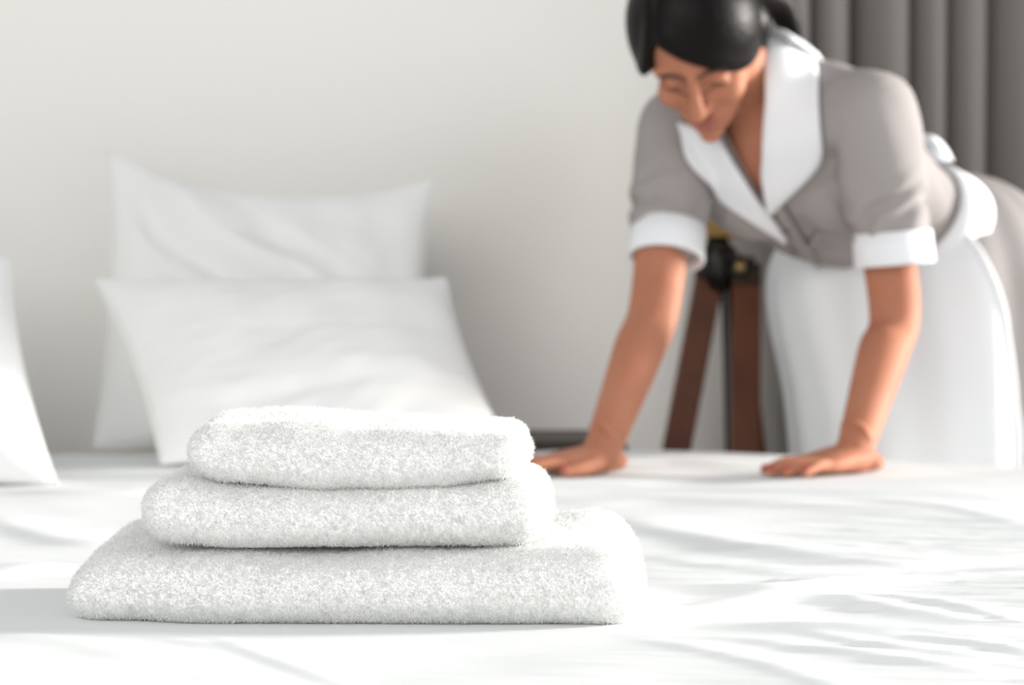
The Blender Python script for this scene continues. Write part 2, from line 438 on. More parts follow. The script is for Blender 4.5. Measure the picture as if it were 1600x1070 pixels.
def top_def(P):
    P = P.copy(); u = P[:, 0] / .14; hz = P[:, 2] / .052; v = P[:, 1] / .1
    P[:, 2] += .0105 * np.abs(u) ** 2 * (1 - hz) + hz * (.004 * np.sin(-u * 2.0 + .4) + .002 * v)
    P[:, 0] += .006 * (hz - .5) * u * sstep(.5, 1, np.abs(u))
    return P
T1 = towel('widest white terry towel at the bottom of the folded stack', -.1260, 2.058, .482, .245, .063, BED_Z, math.radians(-1.0), 1, (.038, .030, .028), bottom_def)
T2 = towel('middle white terry towel of the folded stack, between widest and smallest', -.135, 2.060, .334, .215, .052, BED_Z + .060, math.radians(-.5), 2, (.032, .028, .0255), middle_def)
T3 = towel('smallest white terry towel on top of the folded stack', -.125, 2.060, .277, .205, .050, BED_Z + .107, math.radians(.8), 3, (.026, .025, .0235), top_def)

# ------------------------------------------------------------------ pillows
def pillow(name, corners, thick, label, mat, seed, ear=.06, crease=None, n=90, sag=0.0, belly=0.0):
    """corners: TL, TR, BR, BL on the seam; soft stuffed body with drawn-out corners"""
    TL, TR, BR, BL = [np.asarray(c, float) for c in corners]
    u = np.linspace(-1, 1, n); U, Vv = np.meshgrid(u, u); U = U.ravel(); W = Vv.ravel()
    # concave sides, corners stay out
    su = U * (1 - ear * (1 - W ** 2) * np.abs(U) ** 2); sw = W * (1 - ear * (1 - U ** 2) * np.abs(W) ** 2)
    sw = sw - sag * (1 - U ** 2) * sstep(-.2, 1, W)
    a = (su + 1) / 2; b = (sw + 1) / 2
    S = (TL[None] * ((1 - a) * b)[:, None] + TR[None] * (a * b)[:, None] + BR[None] * (a * (1 - b))[:, None] + BL[None] * ((1 - a) * (1 - b))[:, None])
    nrm = unit(np.cross(TR - TL, BL - TL))
    if nrm[1] > 0: nrm = -nrm
    prof = ((1 - np.abs(U) ** 2.6) * (1 - np.abs(W) ** 2.6)) ** .55
    prof = prof * (1 + belly * sstep(.6, -.7, W))
    q = np.stack([U, W], 1)
    wr = (.10 * fnoise(q, 1.1, seed, 2) + .035 * fnoise(q, .35, seed + 4, 2))
    seamw = np.exp(-((1 - np.maximum(np.abs(U), np.abs(W))) / .13) ** 2)
    pk = .025 * seamw * np.sin(18 * np.arctan2(U, W) + 3 * fnoise(q, .8, seed + 9, 1))
    front = prof * (1 + wr) + pk * prof ** .5
    if crease is not None: front = front + crease(U, W) * prof ** .4
    back = prof * (1 + .08 * fnoise(q, 1.0, seed + 30, 1))
    F = S + nrm * (thick * front)[:, None]; Bk = S - nrm * (thick * back * .8)[:, None]
    m = n * n
    ii, jj = np.meshgrid(np.arange(n - 1), np.arange(n - 1), indexing='ij'); bs = (ii * n + jj).ravel()
    q1 = np.stack([bs, bs + 1, bs + n + 1, bs + n], 1); q2 = q1[:, ::-1] + m
    mbp = MB(); mbp.add(np.vstack([F, Bk]), [tuple(x) for x in np.vstack([q1, q2])])
    me = mbp.mesh(name)
    bm = bmesh.new(); bm.from_mesh(me); bmesh.ops.remove_doubles(bm, verts=bm.verts[:], dist=.0006); bmesh.ops.recalc_face_normals(bm, faces=bm.faces[:]); bm.to_mesh(me); bm.free()
    Pv = verts_of(me); Pv[:, 2] = np.maximum(Pv[:, 2], BED_Z + .004); set_verts(me, Pv)
    o = new_obj(name, me, mat)
    # piped seam around the rim
    rim = np.concatenate([np.arange(n), np.arange(1, n) * n + n - 1, (n - 1) * n + np.arange(n - 2, -1, -1), np.arange(n - 2, 0, -1) * n])
    R = S[rim]; R[:, 2] = np.maximum(R[:, 2], BED_Z + .005)
    k = len(R); rings = []
    for i in range(k):
        t = unit(R[(i + 1) % k] - R[i - 1]); s1 = unit(np.cross(t, nrm)); rings.append((s1, nrm))
    th = np.linspace(0, 2 * np.pi, 6, endpoint=False)
    vs = np.concatenate([R[i] + .0022 * (np.cos(th)[:, None] * rings[i][0] + np.sin(th)[:, None] * rings[i][1]) for i in range(k)])
    fs = [(i * 6 + j, i * 6 + (j + 1) % 6, ((i + 1) % k) * 6 + (j + 1) % 6, ((i + 1) % k) * 6 + j) for i in range(k) for j in range(6)]
    mbs = MB(); mbs.add(vs, fs); mbs.build('seam', mat, o)
    return tag(o, label, 'pillow', 'white pillows at the head of the bed')
def back_crease(U, W):
    # slumps along a diagonal from the peaked upper left corner
    sd = ((U + 1) * .87 + (W - 1) * .72) / 1.13 + .06 * np.sin(W * 4)
    m = sstep(-.6, -.1, W) * sstep(1.02, .7, np.maximum(-U, W))
    return m * (.30 * np.exp(-((sd - .20) / .15) ** 2) - .38 * np.exp(-((sd + .06) / .13) ** 2) - .12 * np.exp(-((sd - .48) / .10) ** 2))
def front_crease(U, W):
    s = W + .52 - .10 * np.sin(U * 2.6 + .3)
    return -.10 * np.exp(-(s / .07) ** 2) * sstep(-.9, -.3, U) * sstep(.8, .1, U) + .06 * np.exp(-((s - .15) / .1) ** 2)
pillow('bed_pillow', [at(166, 236, 4.12), at(676, 282, 4.18), at(672, 700, 3.78), at(146, 702, 3.77)], .072,
       'taller white pillow standing at the back, one peaked corner high on the wall', M['pillow'], 2, ear=.06, crease=back_crease, sag=.2, belly=.55)
pillow('bed_pillow', [at(148, 438, 3.74), at(696, 436, 3.78), at(800, 706, 3.54), at(252, 724, 3.46)], .06,
       'white pillow leaning in front of the taller one behind the towels', M['pillow'], 5, ear=.05, crease=front_crease)
pillow('bed_pillow', [at(-520, 400, 3.55), at(12, 405, 3.50), at(92, 768, 3.16), at(-480, 775, 3.20)], .08,
       'white pillow cut off by the left edge of the picture', M['pillow'], 8, ear=.05)

# ------------------------------------------------------------------ bedside table behind the bed
tb = empty('bedside_table', (0.03, 4.02, 0)); tag(tb, 'low dark bedside table behind the bed, beside the wall', 'table')
mb = MB(); mb.add(*box((-.17, 3.88, .515), (.188, 4.16, .556))); bevel_obj(mb.build('table_top', M['darkwood'], tb, smooth=False), .016, 4)
mb = MB(); mb.add(*box((-.14, 3.91, .10), (.16, 4.14, .515))); bevel_obj(mb.build('cabinet_body', M['darkwood'], tb, smooth=False), .006)
for x_ in (-.12, .14):
    for y_ in (3.93, 4.12):
        mb = MB(); mb.add(*box((x_ - .015, y_ - .015, 0), (x_ + .015, y_ + .015, .10))); mb.build('leg', M['darkwood'], tb, smooth=False)

# ------------------------------------------------------------------ curtain
def curtain():
    n, rows_ = 420, 26
    a0 = at(1212, 410, 4.60)
    s = np.linspace(0, 1.25, n)
    ph = 2 * np.pi * (s / .095 + .35 * np.sin(s * 7.1) + .22 * np.sin(s * 15.3 + 1))
    vs = []
    for k, z in enumerate(np.linspace(.015, 2.62, rows_)):
        t = k / (rows_ - 1)
        amp = .080 * (1 - .15 * t)
        c_ = np.abs(np.sin(ph / 2 + .12 * np.sin(t * 3 + s * 4))); off = amp * (1 - 2.2 * (1 - c_) ** 1.15) + .014 * np.sin(ph * .37 + 1.2)
        lat = -.008 * np.sin(ph) * (1 - .3 * t)
        P = a0[None, :2] + (s + lat)[:, None] * wdir[None, :2] + off[:, None] * wnor[None, :2]
        vs.append(np.column_stack([P, np.full(n, z)]))
    fs = [(i * n + j, i * n + j + 1, (i + 1) * n + j + 1, (i + 1) * n + j) for i in range(rows_ - 1) for j in range(n - 1)]
    mb = MB(); mb.add(np.concatenate(vs), fs)
    o = mb.build('curtain', M['curtain'], fix=False)
    m = o.modifiers.new('thick', 'SOLIDIFY'); m.thickness = .003
    return tag(o, 'long grey curtain hanging in deep folds behind the person', 'curtain')
curtain()

# ------------------------------------------------------------------ tripod lamp
LD = 4.27
lc = at(1128, 400, LD)
lamp = empty('tripod_floor_lamp', (lc[0], LD, 0)); tag(lamp, 'wooden tripod floor lamp with an ochre shade between bed and curtain', 'lamp')
def plank(p, q, wdt, th, side):
    p, q = np.asarray(p), np.asarray(q); t = unit(q - p); s = unit(np.asarray(side) - t * (np.asarray(side) @ t)); n_ = np.cross(t, s)
    vs = [e + s * a * wdt / 2 + n_ * b * th / 2 for e in (p, q) for a, b in ((-1, -1), (1, -1), (1, 1), (-1, 1))]
    return vs, [(3, 2, 1, 0), (4, 5, 6, 7), (0, 1, 5, 4), (1, 2, 6, 5), (2, 3, 7, 6), (3, 0, 4, 7)]
zt = lc[2]
def foot(px0, py0, px1, py1, d0, d1):
    a = at(px0, py0, d0); b = at(px1, py1, d1); t = (b - a) / (b[2] - a[2]); return a, a + t * (-a[2])
for (p, q, sd) in (foot(1109, 428, 1056, 706, LD - .01, LD - .02) + ((1, 0, 0),),
                   foot(1166, 438, 1164, 706, LD - .03, LD - .13) + ((1, 0, 0),),
                   foot(1142, 425, 1175, 706, LD + .03, LD + .08) + ((1, 0, 0),)):
    mb = MB(); mb.add(*plank(p, q, .05, .03, sd)); lg = bevel_obj(mb.build('leg', M['lampwood'], lamp, smooth=False), .004)
    mb = MB(); mb.add(*plank(p + V(0, 0, .03) , p + (q - p) * .012, .05, .036, sd)); bevel_obj(mb.build('leg_clamp', M['bronze'], lamp, smooth=False), .003).parent = lg
mb = MB(); mb.add(*limb([at(1134, 405, LD), at(1139, 560, LD - .02), at(1143, 760, LD - .03)], [.012, .011, .010], 14, 3)); mb.build('centre_pole', M['black'], lamp)
mb = MB(); h = at(1122, 400, LD - .02)
mb.add(*loft([(h + V(0, 0, z_), V(r_, 0, 0), V(0, r_, 0)) for z_, r_ in ((-.05, .020), (-.035, .030), (-.01, .034), (.01, .033), (.024, .020), (.06, .012))], 24, 4))
mb.add(*limb([h + V(.02, -.02, -.025), h + V(.045, -.03, -.03)], [.010, .010], 12, 2, ref=(0, 0, 1)))
mb.build('hub', M['black'], lamp)
mb = MB(); k = at(1156, 417, LD - .06); mb.add(*ellipsoid(k, np.eye(3), (.010, .010, .011))); mb.build('brass_knob', M['brass'], lamp)
mb = MB(); k = at(1173, 410, LD - .05); mb.add(*ellipsoid(k, np.eye(3), (.008, .012, .012))); mb.build('screw', M['black'], lamp)
sc_ = at(1118, 371, LD); rings = []
prof = [(0, .150), (.23, .108), (.23, .105), (0, .147)]
nn = 48; th = np.linspace(0, 2 * np.pi, nn, endpoint=False); vs = []
for z_, r_ in prof: vs.append(np.column_stack([sc_[0] + r_ * np.cos(th), sc_[1] + r_ * np.sin(th), np.full(nn, sc_[2] + z_)]))
fs = [(i * nn + j, i * nn + (j + 1) % nn, ((i + 1) % 4) * nn + (j + 1) % nn, ((i + 1) % 4) * nn + j) for i in range(4) for j in range(nn)]
mb = MB(); mb.add(np.concatenate(vs), fs); mb.build('lamp_shade', M['shade'], lamp)

# ------------------------------------------------------------------ person
per = empty('person', (.68, 3.92, 0))
tag(per, 'person in a grey dress and white apron leaning over to smooth the bed', 'person')
PART = lambda mb, name, mat, fix=True, smooth=True: mb.build(name, mat, per, smooth, fix)
Lsh = unit(V(.90, -.40, .02)); Lhip = unit(V(.78, -.62, 0))
def lv(t): return unit(Lhip * (1 - t) + Lsh * t)
spine = [  # px, py, d, half width, half depth, twist
    (1432, 470, 3.93, .150, .100, 0), (1425, 392, 3.90, .170, .112, 0), (1358, 326, 3.80, .130, .090, .35), (1284, 264, 3.71, .144, .104, .7),
    (1226, 208, 3.63, .158, .104, 1), (1205, 172, 3.585, .140, .078, 1), (1182, 132, 3.56, .064, .058, 1), (1152, 108, 3.525, .050, .050, 1), (1130, 92, 3.49, .048, .048, 1)]
cen = [at(p[0], p[1], p[2]) for p in spine]
def torso_secs(grow=0.0, i0=0, i1=None, gk=1.0):
    out = []; i1 = i1 or len(spine)
    for i in range(i0, i1):
        ax = unit(cen[min(i + 1, len(cen) - 1)] - cen[max(i - 1, 0)])
        l = lv(spine[i][5]); l = unit(l - ax * (l @ ax)); n_ = np.cross(l, ax)
        out.append((cen[i], l * (spine[i][3] * gk + grow), n_ * (spine[i][4] * gk + grow)))
    return out
shR = at(1056, 205, 3.66); shL = at(1362, 180, 3.50)
elR = at(1022, 482, 3.54); elL = at(1398, 490, 3.53)
wrR = at(944, 695, 3.37); wrL = at(1338, 693, 3.37)
body = MB()
body.add(*loft(torso_secs(), 40, 8))
def arm(sh, el, wr, bulge):
    inn = sh + (cen[4] - sh) * .45
    m1 = sh + (el - sh) * .5; m2 = el + (wr - el) * .3; m3 = el + (wr - el) * .72
    body.add(*limb([inn, sh, m1, el, m2, m3, wr, wr + (wr - m3) * .15], [.055, .052, .041, .0375, .0375, .031, .0265, .026], 24, 6, flat=.92, ref=(0, 1, .2)))
arm(shR, elR, wrR, 0); arm(shL, elL, wrL, 0)
nails = []
def hand(wr, tip, sgn):
    """palm flat on the sheet; sgn = +1 when the thumb is to the left of the pointing direction"""
    g = tip - wr; g[2] = 0; g = unit(g); s = V(-g[1], g[0], 0) * sgn
    zb = BED_Z + .001
    heel = V(wr[0], wr[1], 0) + V(0, 0, zb + .020)
    def q(a, b, z): return V(wr[0], wr[1], 0) + g * a + s * b + V(0, 0, zb + z)
    body.add(*loft([(wr + V(0, 0, .014), s * .027, unit(V(g[0], g[1], .9)) * .023), (q(-.006, 0, .022), s * .031, V(0, 0, .021)), (q(.035, .002, .019), s * .037, V(0, 0, .018)), (q(.076, 0, .0155), s * .039, V(0, 0, .0135)), (q(.090, 0, .013), s * .036, V(0, 0, .010))], 28, 5, power=.85))
    body.add(*ellipsoid(q(-.012, -.006, .014), np.array([g, s, V(0, 0, 1)]), (.026, .030, .0145)))
    for off, ln, spread in ((.028, .072, .07), (.0095, .080, .02), (-.0095, .074, -.03), (-.0275, .058, -.10)):
        b0 = q(.082, off * .95, .013); dr = unit(g + s * spread)
        p = [b0 - dr * .02, b0 + V(0, 0, .002), b0 + dr * ln * .45 + V(0, 0, .0035), b0 + dr * ln * .78 - V(0, 0, .002), b0 + dr * ln - V(0, 0, .0055)]
        body.add(*limb(p, [.0095, .0098, .0088, .0078, .0062], 14, 4))
        nails.append((b0 + dr * (ln * .94) + V(0, 0, .0008), dr))
    t0 = q(.018, .022, .016); t1 = q(.042, .044, .014); t2 = q(.070, .054, .011); t3 = q(.098, .057, .0075)
    body.add(*limb([t0, t1, t2, t3], [.015, .0125, .0105, .0075], 14, 5)); nails.append((t3 + V(0, 0, .005), unit(t3 - t2)))
hand(wrR, wrR + V(-.155, -.085, 0), 1)
hand(wrL, wrL + V(-.125, -.105, 0), -1)
# legs down to the floor behind the bed
for sg in (-1, 1):
    hp = cen[0] + Lhip * sg * .085
    body.add(*limb([hp + V(0, 0, .02), V(hp[0], hp[1] + .0, .52), V(hp[0], hp[1] + .02, .28), V(hp[0], hp[1] + .03, .07)], [.085, .058, .05, .035], 20, 5, ref=(0, 1, 0)))
    F_ = np.cross(V(0, 0, 1), Lhip) * -1
    body.add(*limb([V(hp[0], hp[1] + .06, .035), V(hp[0], hp[1], .04) + F_ * .02, V(hp[0], hp[1], .022) + F_ * .16], [.03, .036, .02], 16, 4))
# head
yaw, pit, rol = math.radians(12), math.radians(49), math.radians(7)
hh = V(-math.sin(yaw), -math.cos(yaw), 0)
hf = math.cos(pit) * hh + math.sin(pit) * V(0, 0, -1); hu = math.sin(pit) * hh + math.cos(pit) * V(0, 0, 1); hl = np.cross(hu, hf)
hl, hu = hl * math.cos(rol) + hu * math.sin(rol), hu * math.cos(rol) - hl * math.sin(rol)
HC = at(1085, 134, 3.40) - hf * .086
AX = np.array([hl, hf, hu])
def H(l, f, u): return HC + hl * l + hf * f + hu * u
E = lambda l, f, u, r: body.add(*ellipsoid(H(l, f, u), AX, r))
E(0, -.004, .030, (.073, .092, .092))
E(0, .030, -.035, (.060, .058, .062))
body.add(*loft([(H(0, .020, -.02), hl * .066, hf * .064), (H(0, .030, -.06), hl * .057, hf * .056), (H(0, .046, -.092), hl * .037, hf * .040), (H(0, .062, -.112), hl * .018, hf * .018)], 28, 6))
E(0, .078, -.105, (.017, .015, .013))
for sg in (-1, 1):
    E(sg * .037, .058, -.033, (.027, .026, .024)); E(sg * .034, .072, .022, (.024, .013, .009)); E(sg * .033, .071, -.002, (.014, .0125, .010))
    E(sg * .0105, .094, -.040, (.008, .010, .0075)); E(sg * .074, -.008, -.012, (.008, .016, .028))
body.add(*limb([H(0, .083, .020), H(0, .090, .002), H(0, .101, -.020), H(0, .111, -.036), H(0, .099, -.045)], [.010, .0085, .009, .0115, .009], 16, 5, ref=tuple(hl)))
E(0, .086, -.066, (.021, .011, .007)); E(0, .083, -.077, (.018, .011, .007))
body.add(*limb([cen[6], cen[7], H(0, -.022, -.045), H(0, -.01, .0)], [.054, .050, .050, .05], 24, 5, ref=tuple(hf)))
bme = fuse(body, .0036, 4); bme.name = 'body'
bo = new_obj('body', bme, M['skin']); keep_world(bo, per)
bvh_body = BVHTree.FromPolygons([v.co for v in bme.vertices], [p.vertices for p in bme.polygons])
def onto(bvh, p, off):
    c, n_, i, d = bvh.find_nearest(Vector(p)); return np.array(c) + np.array(n_) * off
# lips, brows, lashes, nails
def face_strip(name, pts, rad, mat, flat=.5, off=.001):
    mb = MB(); P = [onto(bvh_body, H(*p), off) for p in pts]; mb.add(*limb(P, rad, 10, 5, ref=tuple(hf), flat=flat)); return PART(mb, name, mat)
face_strip('upper_lip', [(-.023, .086, -.0690), (-.011, .096, -.0650), (0, .10, -.0665), (.011, .096, -.0650), (.023, .086, -.0690)], [.001, .0038, .0042, .0038, .001], M['lips'], .7)
face_strip('lower_lip', [(-.019, .086, -.0730), (-.009, .096, -.0770), (0, .10, -.0785), (.009, .096, -.0770), (.019, .086, -.0730)], [.001, .0044, .0054, .0044, .001], M['lips'], .7)
for sg in (-1, 1):
    face_strip('eyebrow', [(sg * .014, .1, .0185), (sg * .027, .1, .0245), (sg * .042, .09, .0245), (sg * .054, .08, .0165)], [.0016, .0034, .0030, .001], M['brow'], .5)
    face_strip('eyelashes', [(sg * .019, .1, -.0075), (sg * .028, .1, -.0105), (sg * .038, .09, -.0105), (sg * .049, .08, -.0055)], [.0010, .0022, .0024, .0010], M['brow'], .7)
for p, dr in nails:
    mb = MB(); sd = unit(np.cross(dr, V(0, 0, 1))); mb.add(*ellipsoid(onto(bvh_body, p, .0), np.array([sd, dr, np.cross(sd, dr)]), (.0052, .0072, .0022), 14, 8)); PART(mb, 'fingernail', M['nail'])

# hair: a full cap whose edge dives into the head along the hairline, and a low ponytail
hl_x = [-.11, -.088, -.072, -.056, -.045, -.02, .02, .05, .075, .10]
hl_y = [-.045, -.034, .000, .054, .075, .062, .034, .004, -.028, -.062]
nu_, nv_ = 140, 100
vv = []
for b in np.linspace(0.001, np.pi - .001, nv_):
    for a in np.linspace(0, 2 * np.pi, nu_, endpoint=False):
        vv.append((np.sin(b) * np.cos(a), np.sin(b) * np.sin(a), np.cos(b)))
vv = np.array(vv)
loc = vv * np.array([.095, .103, .110]) + np.array([-.003, -.008, .030])
line = np.interp(loc[:, 0], hl_x, hl_y)
face_ = sstep(.006, -.010, loc[:, 2] - line) * sstep(-.012, .02, loc[:, 1])
low = sstep(-.068, -.115, loc[:, 2])
kk = 1 - .30 * face_ - .35 * low
strand = 1 + .012 * np.sin(70 * (loc[:, 0] + .35 * loc[:, 1]) + 18 * loc[:, 2]) * (1 - face_) + .04 * np.exp(-((loc[:, 2] - line - .020) / .018) ** 2) * (loc[:, 1] > 0)
part_ = 1 - .03 * np.exp(-((loc[:, 0] + .040) / .006) ** 2) * (loc[:, 2] > .06)
loc = np.array([-.003, -.008, .030]) + vv * np.array([.095, .103, .110]) * (kk * strand * part_)[:, None]
hv = HC + loc @ AX
fs = [(i * nu_ + j, (i + 1) * nu_ + j, (i + 1) * nu_ + (j + 1) % nu_, i * nu_ + (j + 1) % nu_) for i in range(nv_ - 1) for j in range(nu_)]
mb = MB(); mb.add(hv, fs)
mb.add(*ellipsoid(H(.030, -.062, -.030), AX, (.062, .048, .060))); mb.add(*ellipsoid(H(-.030, -.062, -.030), AX, (.062, .048, .060)))   # swept back over the nape
hair_ob = PART(mb, 'hair', M['hair'])
mb = MB(); tie = H(.01, -.098, .02)
pts = [H(.0, -.085, .025), tie, at(1196, -8, 3.62), at(1226, 22, 3.66), at(1238, 62, 3.68), at(1248, 110, 3.70)]
mb.add(*limb(pts, [.026, .020, .026, .022, .017, .006], 18, 6, ref=(1, 0, 0))); PART(mb, 'ponytail', M['hair']).parent = hair_ob
mb = MB(); mb.add(*limb([tie - hf * -.004, tie - hf * .008], [.024, .024], 18, 3, ref=(1, 0, 0))); PART(mb, 'hair_tie', M['black']).parent = hair_ob

# --- dress: bodice with sleeves, fused, then opened at the neck
bod = MB()
bod.add(*loft(torso_secs(.013, 1, 6), 44, 8))
bod.add(*limb([cen[5], cen[6] + unit(cen[6] - cen[5]) * .0], [.10, .078], 30, 5, ref=tuple(Lsh)))
nfr = np.cross(lv(.9), unit(cen[5] - cen[2]))
for sg in (-1, 1):     # bust
    bod.add(*ellipsoid(cen[3] * .55 + cen[4] * .45 + nfr * .066 + lv(.85) * sg * .072, np.array([lv(.85), unit(cen[5] - cen[2]), nfr]), (.082, .090, .072)))
bod.add(*ellipsoid(cen[2] * .55 + cen[3] * .45 + nfr * .050 - lv(.6) * .02, np.array([lv(.6), unit(cen[5] - cen[2]), nfr]), (.135, .11, .066)))
def sleeve(sh, el, px, r0, r1):
    end = px; inn = sh + (cen[4] - sh) * .5
    bod.add(*limb([inn, sh + V(0, 0, -.005), sh + (end - sh) * .4, sh + (end - sh) * .75, end], [.085, r0, r0 * .92, r1 * 1.05, r1], 30, 6, ref=(0, 1, .2)))
seR = at(1043, 378, 3.59); seL = at(1396, 380, 3.515)
sleeve(shR, elR, seR, .068, .0525); sleeve(shL, elL, seL, .072, .054)
dme = fuse(bod, .0045, 6); dme.name = 'bodice'
P = verts_of(dme)
# cloth creases where the sleeve bends and across the bodice
bm = bmesh.new(); bm.from_mesh(dme); bm.normal_update(); N = np.array([v.normal[:] for v in bm.verts])
for e, sh in ((seR, shR), (seL, shL)):
    t = unit(e - sh); a = (P - sh) @ t / np.linalg.norm(e - sh); rad = np.linalg.norm(P - sh - ((P - sh) @ t)[:, None] * t, axis=1)
    m = (rad < .085) & (a > .35) & (a < 1.1)
    P[m] += N[m] * (.0055 * np.sin(a[m] * 19 + 5 * P[m, 0] * 9 + 3 * fnoise(P[m], .12, 3, 1)) * np.exp(-((a[m] - .72) / .2) ** 2))[:, None]
P += N * (.0022 * fnoise(P, .11, 8, 2))[:, None]
for v, p in zip(bm.verts, P): v.co = Vector(p)
bm.normal_update()
poly = np.array([(1128, 200), (1152, 250), (1183, 302), (1206, 322), (1202, 280), (1196, 200), (1200, 130), (1188, 90), (1120, 90), (1100, 150)], float)
def inside(q, poly):
    r = np.zeros(len(q), bool); n_ = len(poly)
    for i in range(n_):
        a, b = poly[i], poly[i - 1]
        c = ((a[1] > q[:, 1]) != (b[1] > q[:, 1])) & (q[:, 0] < (b[0] - a[0]) * (q[:, 1] - a[1]) / (b[1] - a[1] + 1e-9) + a[0]); r ^= c
    return r
bm.faces.ensure_lookup_table()
cc = np.array([f.calc_center_median()[:] for f in bm.faces]); fn = np.array([f.normal[:] for f in bm.faces])
pj = project(cc); vw = (cc - V(0, 0, CAM_Z)); facing = (fn * vw).sum(1) < .1
axn = unit(cen[7] - cen[5]); rel = cc - cen[6]; neck = (np.linalg.norm(rel - (rel @ axn)[:, None] * axn, axis=1) < .066) & (rel @ axn > -.03)
kill = (inside(pj, poly) & facing & (cc[:, 1] < 3.66)) | neck
body_full = BVHTree.FromBMesh(bm)
bmesh.ops.delete(bm, geom=[f for f, k in zip(bm.faces[:], kill) if k], context='FACES')
bm.to_mesh(dme); bm.free()
do = new_obj('bodice', dme, M['dress']); keep_world(do, per)
m = do.modifiers.new('thick', 'SOLIDIFY'); m.thickness = .003; m.offset = -1

def drape(name, inner, outer, mat, off, th, n=40, mrows=10, edge=.004):
    """a cloth strip laid on the bodice between two lines read off the photograph"""
    I = catmull(np.array(inner, float), 12); O = catmull(np.array(outer, float), 12)
    def resamp(c):
        L = np.concatenate([[0], np.cumsum(np.linalg.norm(np.diff(c, axis=0), axis=1))]); t = np.linspace(0, L[-1], n); return np.stack([np.interp(t, L, c[:, k]) for k in range(c.shape[1])], 1)
    I, O = resamp(I), resamp(O); vs = []
    for j in range(mrows):
        t = j / (mrows - 1); q = I * (1 - t) + O * t
        for x_, y_ in q:
            ray = at(x_, y_, 1.0) - V(0, 0, CAM_Z); hit = body_full.ray_cast(Vector((0, 0, CAM_Z)), Vector(unit(ray)))
            if hit[0] is None:
                p = at(x_, y_, 3.6); c, nn_, i_, d_ = body_full.find_nearest(Vector(p)); hit = (c, nn_)
            bow = off + edge * math.sin(math.pi * t)
            vs.append(np.array(hit[0]) + np.array(hit[1]) * bow)
    vs = np.array(vs).reshape(mrows, n, 3)
    for _ in range(6):   # relax
        s = vs.copy(); s[1:-1] = (vs[:-2] + vs[2:] + 2 * vs[1:-1]) / 4; s[:, 1:-1] = (s[:, :-2] + s[:, 2:] + 2 * s[:, 1:-1]) / 4; vs = s
    fs = [(i * n + j, i * n + j + 1, (i + 1) * n + j + 1, (i + 1) * n + j) for i in range(mrows - 1) for j in range(n - 1)]
    mb = MB(); mb.add(vs.reshape(-1, 3), fs); o = PART(mb, name, mat, fix=False)
    me_ = o.data; cen_v = np.mean(vs.reshape(-1, 3), 0); nn_ = np.array(me_.polygons[len(fs) // 2].normal)
    if nn_ @ (cen_v - V(0, 0, CAM_Z)) > 0: me_.flip_normals()
    s_ = o.modifiers.new('thick', 'SOLIDIFY'); s_.thickness = th; s_.offset = 1
    return o
drape('placket', [(1206, 318), (1222, 348), (1240, 380), (1258, 412)], [(1224, 316), (1242, 345), (1262, 378), (1284, 412)], M['dress'], .004, .004, 24, 6, .001)
drape('collar_lapel', [(1128, 206), (1150, 246), (1180, 296), (1206, 330), (1222, 368)], [(1060, 192), (1063, 232), (1078, 266), (1140, 318), (1221, 368)], M['white'], .008, .004)
drape('collar_lapel', [(1198, 48), (1194, 110), (1194, 200), (1192, 262), (1204, 324)], [(1252, 66), (1278, 116), (1287, 190), (1281, 252), (1206, 325)], M['white'], .009, .004)
# back of the collar standing around the nape
secs = []; axn = unit(cen[7] - cen[5]); lq = unit(Lsh - axn * (Lsh @ axn)); nq = np.cross(lq, axn)
mb = MB(); vs = []; nn = 40; th = np.linspace(math.radians(200), math.radians(335), nn)
for rr_, up_ in ((.080, -.030), (.078, -.005), (.074, .026), (.079, .042), (.087, .028), (.096, -.002), (.100, -.026)):
    c0 = cen[6] + axn * up_
    for a in th: vs.append(c0 + lq * rr_ * math.cos(a) + nq * rr_ * .95 * math.sin(a))
fs = [(i * nn + j, i * nn + j + 1, (i + 1) * nn + j + 1, (i + 1) * nn + j) for i in range(6) for j in range(nn - 1)]
mb.add(np.array(vs), fs); o = PART(mb, 'collar_back', M['white']); s_ = o.modifiers.new('thick', 'SOLIDIFY'); s_.thickness = .003
# cuffs
def cuff(name, a, b, r):
    t = unit(b - a); secs = []
    u_ = unit(np.cross(t, V(0, 1, .2))); v_ = np.cross(u_, t)
    prof = [(0, r * .99), (.02, r * 1.04), (.5, r * 1.05), (.97, r * 1.06), (1, r * 1.04), (1, r * .96), (.5, r * .94)]
    nn = 40; th = np.linspace(0, 2 * np.pi, nn, endpoint=False); vs = []
    for k_, rr_ in prof:
        for a_ in th: vs.append(a + (b - a) * k_ + u_ * rr_ * math.cos(a_) + v_ * rr_ * math.sin(a_))
    fs = [(i * nn + j, i * nn + (j + 1) % nn, (i + 1) * nn + (j + 1) % nn, (i + 1) * nn + j) for i in range(len(prof) - 1) for j in range(nn)]
    mb = MB(); mb.add(np.array(vs), fs); return PART(mb, name, M['white'])
cuff('cuff', at(1046, 355, 3.60), at(1041, 405, 3.58), .0535)
cuff('cuff', at(1394, 362, 3.515), at(1398, 414, 3.515), .0555)
# buttons
for q in ((1226, 352), (1244, 384)):
    ray = at(q[0], q[1], 1.0) - V(0, 0, CAM_Z); hit = body_full.ray_cast(Vector((0, 0, CAM_Z)), Vector(unit(ray)))
    if hit[0] is None: hit = body_full.find_nearest(Vector(at(q[0], q[1], 3.62)))
    nrm = np.array(hit[1]); c = np.array(hit[0]) + nrm * .010; a_ = unit(np.cross(nrm, V(0, 0, 1))); mb = MB(); mb.add(*ellipsoid(c, np.array([a_, np.cross(nrm, a_), nrm]), (.007, .007, .003), 18, 10)); PART(mb, 'button', M['button']).parent = do

